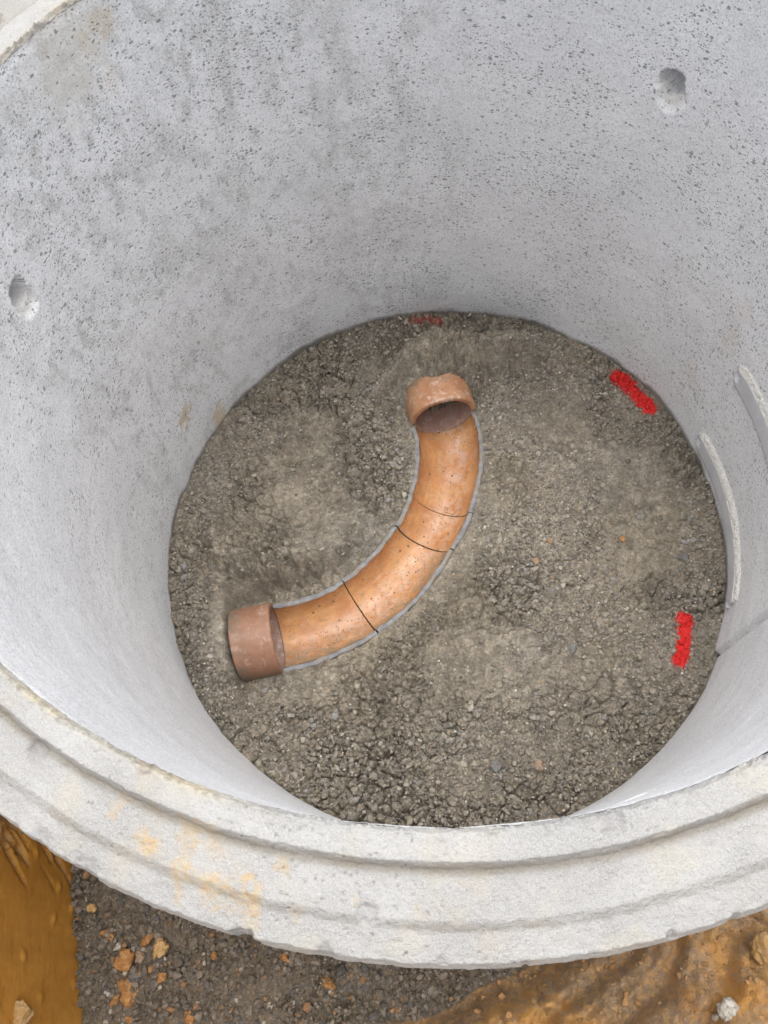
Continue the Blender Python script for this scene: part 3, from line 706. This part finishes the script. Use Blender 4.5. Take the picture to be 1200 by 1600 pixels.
def rock(name, x, y, z, sx, sy, sz, rot, mat, seed, lab, cat, group=None, rough=.22, base=None, angular=.0):
    clayey = 'clay' in name
    v, f = base or I3
    nz = fbm(v[:, 0] * 1.3 + seed, v[:, 1] * 1.3, v[:, 2] * 1.3, 4, seed, .6)
    f1 = np.abs(fbm(v[:, 0] * 2.4 + seed, v[:, 1] * 2.4, v[:, 2] * 2.4, 3, seed + 3))
    V = v * (1 + rough * 2.4 * nz - rough * 1.6 * f1)[:, None]
    rk = np.random.default_rng(seed)
    for _ in range(4 if clayey else 11):
        q_ = rk.normal(size=3); q_ /= np.linalg.norm(q_); ex = np.clip(V @ q_ - rk.uniform(.55, .85), 0, 9); V = V - ex[:, None] * q_ * .92
    if clayey: V = V * (1 + .16 * fbm(v[:, 0] * 4 + seed, v[:, 1] * 4, v[:, 2] * 4, 3, seed + 7, .7))[:, None]
    if angular: V = np.sign(V) * np.abs(V) ** (1 - angular)
    V = V * np.array([sx, sy, sz]); c, s_ = math.cos(rot), math.sin(rot); V = np.stack([V[:, 0] * c - V[:, 1] * s_, V[:, 0] * s_ + V[:, 1] * c, V[:, 2]], -1)
    o = make(name, V, f, mat, smooth=True); o.location = (x, y, z)
    return tag(o, lab, cat, group)
# pebbles one can pick out inside the ring
for i, (x, y, sx, sy, mt, lab) in enumerate((
        (.198, -.055, .011, .009, 'tan_stone', 'round tan pebble right of the curved pipe, midway to the ring wall'),
        (.386, -.012, .0075, .006, 'orange_clay', 'small orange pebble on the gravel between the two red marks'),
        (.258, -.245, .009, .013, 'grey_stone', 'smooth upright grey pebble in the gravel right of the pipe'),
        (.170, -.470, .012, .016, 'tan_stone', 'flat pinkish tan stone near the bottom of the gravel'),
        (.085, -.470, .013, .012, 'grey_stone', 'round grey stone near the bottom of the gravel, left of the tan one'),
        (.135, -.555, .011, .008, 'grey_stone', 'dark angular stone lying lowest on the gravel by the near rim'),
        (.232, -.010, .006, .005, 'orange_clay', 'tiny orange pebble right of the pipe bend'),
        (-.375, .375, .008, .007, 'tan_stone', 'brown pebble wedged against the upper left ring wall'),
        (-.195, -.455, .011, .012, 'grey_stone', 'dark grey stone against the ring wall at lower left'),
        (.505, -.06, .014, .010, 'grey_stone', 'flat grey stone by the right wall above the upright red mark'))):
    rock('pebble', x, y, float(floor_at(x, y)) + .003, sx, sy, min(sx, sy) * .65, random.uniform(-.6, .6), MAT[mt], 600 + i, lab, 'pebble', 'larger pebbles inside the ring', .16)

# ================================================================== GROUND OUTSIDE
def axis(lo, hi, a, b, fine, far):
    xs = list(np.arange(a, b, fine)); st = fine; x = a; L_ = []
    while x > lo: st *= 1.12; x -= st; L_.append(x)
    st = fine; x = xs[-1]; R_ = []
    while x < hi: st *= 1.12; x += st; R_.append(x)
    return np.array(L_[::-1] + xs + R_)
ax_ = axis(-60, 60, -.80, .62, .0032, 1); ay_ = axis(-60, 60, -1.02, -.60, .0032, 1)
EX, EY = np.meshgrid(ax_, ay_)
W0 = np.array([-.7434, -.648]); W1 = np.array([-.6859, -.9034]); wd_ = (W1 - W0) / np.linalg.norm(W1 - W0); wn = np.array([-wd_[1], wd_[0]])   # towards the trench
if wn[0] < 0: wn = -wn
def ground_h(x, y):
    r = np.hypot(x, y)
    z = -1.0 + .010 * fbm(x * 6, y * 6, 0 * x, 3, 701)
    fade = 1 - sst(1.4, 2.2, r)
    c = (1.5 * clods(x, y, 711) + .004 * fbm(x * 60, y * 60, 0 * x, 3, 712, .6)) * fade
    # spoil bank beyond the foot line, rising towards the photographer
    p0 = np.array([.097, -.8157]); nb = np.array([.31, -.951]); d = (x - p0[0]) * nb[0] + (y - p0[1]) * nb[1]
    along = (x - p0[0]) * .951 + (y - p0[1]) * .31
    d = d + .020 * fbm(along * 7, 0 * x, 0 * x, 3, 721) + .10 * sst(.0, .45, along)
    bank = sst(0, .05, d) * (.045 + .92 * np.clip(d - .012, 0, 2))
    # broken layers running along the bank
    lay = d * 17 + .8 * fbm(x * 7, y * 7, 0 * x, 3, 722) + .25 * along * 3
    saw = lay - np.floor(lay)
    bank = bank + sst(.0, .06, d) * (.030 * (sst(.0, .25, saw) * (1 - sst(.55, 1., saw))) + .016 * fbm(x * 22, y * 22, 0 * x, 4, 731, .6)) * fade
    bank = np.minimum(bank, .62 + .0 * d)
    clay = sst(.0, .02, d)
    z = z + bank + c * (1.2 - .75 * clay) + clay * fade * .008 * fbm(x * 55, y * 55, 0 * x, 4, 761, .65)
    # the dug pit: ground all around climbs back to grade
    pit = np.maximum(sst(1.15, 2.1, r + .1 * fbm(x * 2, y * 2, 0 * x, 3, 741)) * .88, 0)
    z = np.maximum(z, -1.0 + pit + .05 * fbm(x * 1.2, y * 1.2, 0 * x, 3, 742) * sst(1.2, 2.5, r))
    clay = np.maximum(clay, sst(1.15, 1.5, r))
    # behind the cut clay face the ground stands high
    dw = (x - W0[0]) * wn[0] + (y - W0[1]) * wn[1]
    hi = (dw < -.045) & (y < 1.4)
    z = np.where(hi, np.maximum(z, -.12 + .02 * fbm(x * 4, y * 4, 0 * x, 3, 751)), z); clay = np.where(hi, 1, clay)
    # ground tucks in under the ring
    z = np.where(r < .66, -1.10, z)
    return z, clay
EZ, EC = ground_h(EX, EY)
gr_ = make('ground', np.stack([EX.ravel(), EY.ravel(), EZ.ravel()], -1), grid_faces(len(ay_), len(ax_)), MAT['ground'], attrs={'clay': EC.ravel()})
tag(gr_, 'muddy trench floor with a lumpy orange clay bank', kind='structure')
def ground_at(x, y):
    return float(ground_h(np.array([[x]], float), np.array([[y]], float))[0][0, 0])

# --- cut clay face of the trench on the left
u = np.concatenate([np.arange(-1.9, -.25, .02), np.arange(-.25, .42, .0035), np.arange(.42, 1.6, .02)]); zz = np.arange(-1.06, -.10, .0045)
U, Z = np.meshgrid(u, zz)
tear = sst(-.02, .10, U) * 0
nz1 = fbm(U * 9, Z * 2.4, 0 * U, 3, 801); nz2 = fbm(U * 26, Z * 7, 0 * U, 4, 802, .6); fine = fbm(U * 90, Z * 20, 0 * U, 3, 803)
# torn tongues hanging from the upper edge nearest the ring
sq, cq_ = U - Z, U + Z
tm = sst(.05, .30, fbm(cq_ * 42, sq * 5, 0 * U, 4, 811, .6) + .55 - (U + .10) * 7.0) * sst(-.30, -.12, U) * (1 - sst(.09, .12, U))
off = .006 * nz1 + .0015 * fine * (1 - tm) + tm * (.014 * nz2 - .010) + .0012 * np.sin(U * 60 + 4 * nz1)
off = off - .03 * sst(-.12, -.10, Z)
f1, f21, idv = worley(U / .035, Z / .035, 821)
off = off + .006 * np.clip(.35 - f1, 0, 1) * (idv > .8) * 2
Xw = W0[0] + wd_[0] * U + wn[0] * off; Yw = W0[1] + wd_[1] * U + wn[1] * off
bk = np.linspace(.0, -.5, 12)[1:]
Xw = np.concatenate([Xw] + [Xw[-1:] + wn[0] * q for q in bk]); Yw = np.concatenate([Yw] + [Yw[-1:] + wn[1] * q for q in bk])
Z = np.concatenate([Z] + [Z[-1:] + .012 * fbm(Xw[:1] * 8, Yw[:1] * 8 + q, 0 * Xw[:1], 3, 831) for q in bk]); tm = np.concatenate([tm] + [tm[-1:] for q in bk])
cf = make('trench_wall', np.stack([Xw.ravel(), Yw.ravel(), Z.ravel()], -1), grid_faces(len(zz) + 11, len(u)), MAT['clay_face'], attrs={'torn': tm.ravel()})
tag(cf, 'smooth vertical cut face of ochre clay', kind='structure')

# --- stones and grit on the trench floor
N = 24000; qx = rng.uniform(-.74, .45, N); qy = rng.uniform(-1.02, -.60, N)
zq, cq = ground_h(qx, qy); dw = (qx - W0[0]) * wn[0] + (qy - W0[1]) * wn[1]
kp = (np.hypot(qx, qy) > .69) & (dw > .004) & ((cq < .3) | (rng.uniform(0, 1, N) < .07)); qx, qy, zq, cq = qx[kp], qy[kp], zq[kp], cq[kp]; N = len(qx)
size = np.clip(rng.lognormal(math.log(.0030), .50, N), .0012, .010)
pal = np.array([(.14, .118, .09), (.18, .15, .118), (.11, .10, .09), (.22, .185, .145), (.28, .16, .08), (.38, .34, .27)])
ci_ = rng.choice(6, N, p=[.34, .30, .18, .12, .04, .02]); cols = pal[ci_] * rng.uniform(.8, 1.2, (N, 1)); size = np.where(ci_ == 5, np.minimum(size, .005), size)
cols = np.where((cq > .5)[:, None], np.array([(.34, .19, .08)]) * rng.uniform(.75, 1.2, (N, 1)), cols)
tag(scatter('rubble', np.stack([qx, qy, zq], -1), size, cols, 6, base=I1), 'loose stones and crumbs of soil on the trench floor', kind='stuff')

Rc = np.array(_R(0.409, 0.0711, -0.0397)); OC = np.array([0, -.6161, .6314])
def at(px, py, z=-.99):
    d = Rc @ np.array([(px - 600) / 1221.77, -(py - 800) / 1221.77, -1.]); t = (z - OC[2]) / d[2]; p = OC + d * t; return p[0], p[1]
lumps = [
    (197, 1502, .024, .026, .013, 'orange_clay', 'clay_lump', 'large orange clay lump above the grey shard on the trench floor'),
    (198, 1549, .022, .030, .016, 'orange_clay', 'clay_lump', 'tall orange and yellow clay lump below the grey shard'),
    (252, 1482, .016, .020, .012, 'ochre_clay', 'clay_lump', 'smooth ochre clay lump right of the pale pebbles'),
    (230, 1467, .010, .017, .009, 'orange_clay', 'clay_lump', 'narrow orange clay lump left of the smooth ochre one'),
    (144, 1420, .012, .010, .009, 'ochre_clay', 'clay_lump', 'small yellow clay lump near the cut clay face under the rim'),
    (169, 1460, .018, .010, .006, 'orange_clay', 'clay_lump', 'flat crumbly orange clay smear above the pale stone'),
    (233, 1517, .008, .009, .007, 'orange_clay', 'clay_lump', 'small orange clay lump just right of the grey shard'),
    (254, 1527, .009, .013, .008, 'orange_clay', 'clay_lump', 'small upright orange clay lump below the smooth ochre lump'),
    (176, 1565, .008, .013, .007, 'orange_clay', 'clay_lump', 'small orange clay lump left of the tall orange and yellow one'),
    (296, 1590, .014, .018, .010, 'orange_clay', 'clay_lump', 'orange clay lump at the bottom edge, right of all the others on the left floor'),
    (202, 1597, .011, .010, .008, 'orange_clay', 'clay_lump', 'orange clay lump cut off by the bottom edge below the tall one'),
    (516, 1537, .014, .010, .009, 'orange_clay', 'clay_lump', 'lone orange clay lump on the dark soil under the middle of the rim'),
    (444, 1497, .011, .009, .008, 'orange_clay', 'clay_lump', 'small orange clay lump right under the chipped rim edge'),
    (334, 1492, .008, .007, .006, 'orange_clay', 'clay_lump', 'tiny orange clay lump between the ochre lump and the rim'),
    (185, 1481, .012, .016, .010, 'pale_stone', 'stone', 'pale cream stone left of the white pebble on the trench floor'),
    (206, 1484, .009, .007, .007, 'pale_stone', 'stone', 'small white pebble beside the pale cream stone'),
    (243, 1497, .006, .005, .004, 'pale_stone', 'stone', 'tiny white pebble at the left foot of the ochre lump'),
    (257, 1497, .006, .005, .004, 'pale_stone', 'stone', 'tiny white pebble at the right foot of the ochre lump'),
    (212, 1525, .020, .007, .006, 'grey_stone', 'stone', 'flat grey stone shard between two orange clay lumps'),
    (217, 1495, .014, .014, .010, 'tan_stone', 'stone', 'round brown stone right of the big orange lump'),
    (164, 1551, .009, .008, .007, 'pale_stone', 'stone', 'pale rough pebble left of the tall orange lump')]
for i, (px_, py_, sx, sy, sz, mt, nm, lab) in enumerate(lumps):
    x, y = at(px_, py_); sx, sy, sz = sx * .85, sy * .85, sz * .85; rock(nm, x, y, ground_at(x, y) + sz * .35, sx, sy, sz, -.6 if 'shard' not in lab else .2, MAT[mt], 900 + i, lab, 'clay lump' if nm == 'clay_lump' else 'stone', 'clay lumps on the trench floor' if nm == 'clay_lump' else 'stones on the trench floor', .30)
for i, (px_, py_, sx, sy, sz, mt, nm, lab) in enumerate(((1137, 1578, .019, .020, .016, 'pale_stone', 'stone', 'white crumbly stone in the clay bank at bottom right'), (1119, 1590, .007, .007, .006, 'pale_stone', 'stone', 'small white pebble left of the white crumbly stone'),
        (1192, 1480, .024, .028, .020, 'ochre_clay', 'clay_lump', 'yellow clay lump in the bank at the right edge'), (30, 1588, .026, .020, .018, 'ochre_clay', 'clay_lump', 'crumbly yellow clay lump stuck low on the cut clay face'))):
    z = -.75
    for _ in range(12):
        x, y = at(px_, py_, z); z = .5 * z + .5 * ground_at(x, y)
    if nm == 'clay_lump' and px_ < 100:
        d = Rc @ np.array([(px_ - 600) / 1221.77, -(py_ - 800) / 1221.77, -1.]); t = ((W0[0] - OC[0]) * wn[0] + (W0[1] - OC[1]) * wn[1]) / (d[0] * wn[0] + d[1] * wn[1]); p = OC + d * t; x, y, z = p
    rock(nm, x, y, z + sz * .3 if px_ > 100 else z, sx, sy, sz, .4, MAT[mt], 950 + i, lab, 'clay lump' if nm == 'clay_lump' else 'stone', None, .34)
print('built')
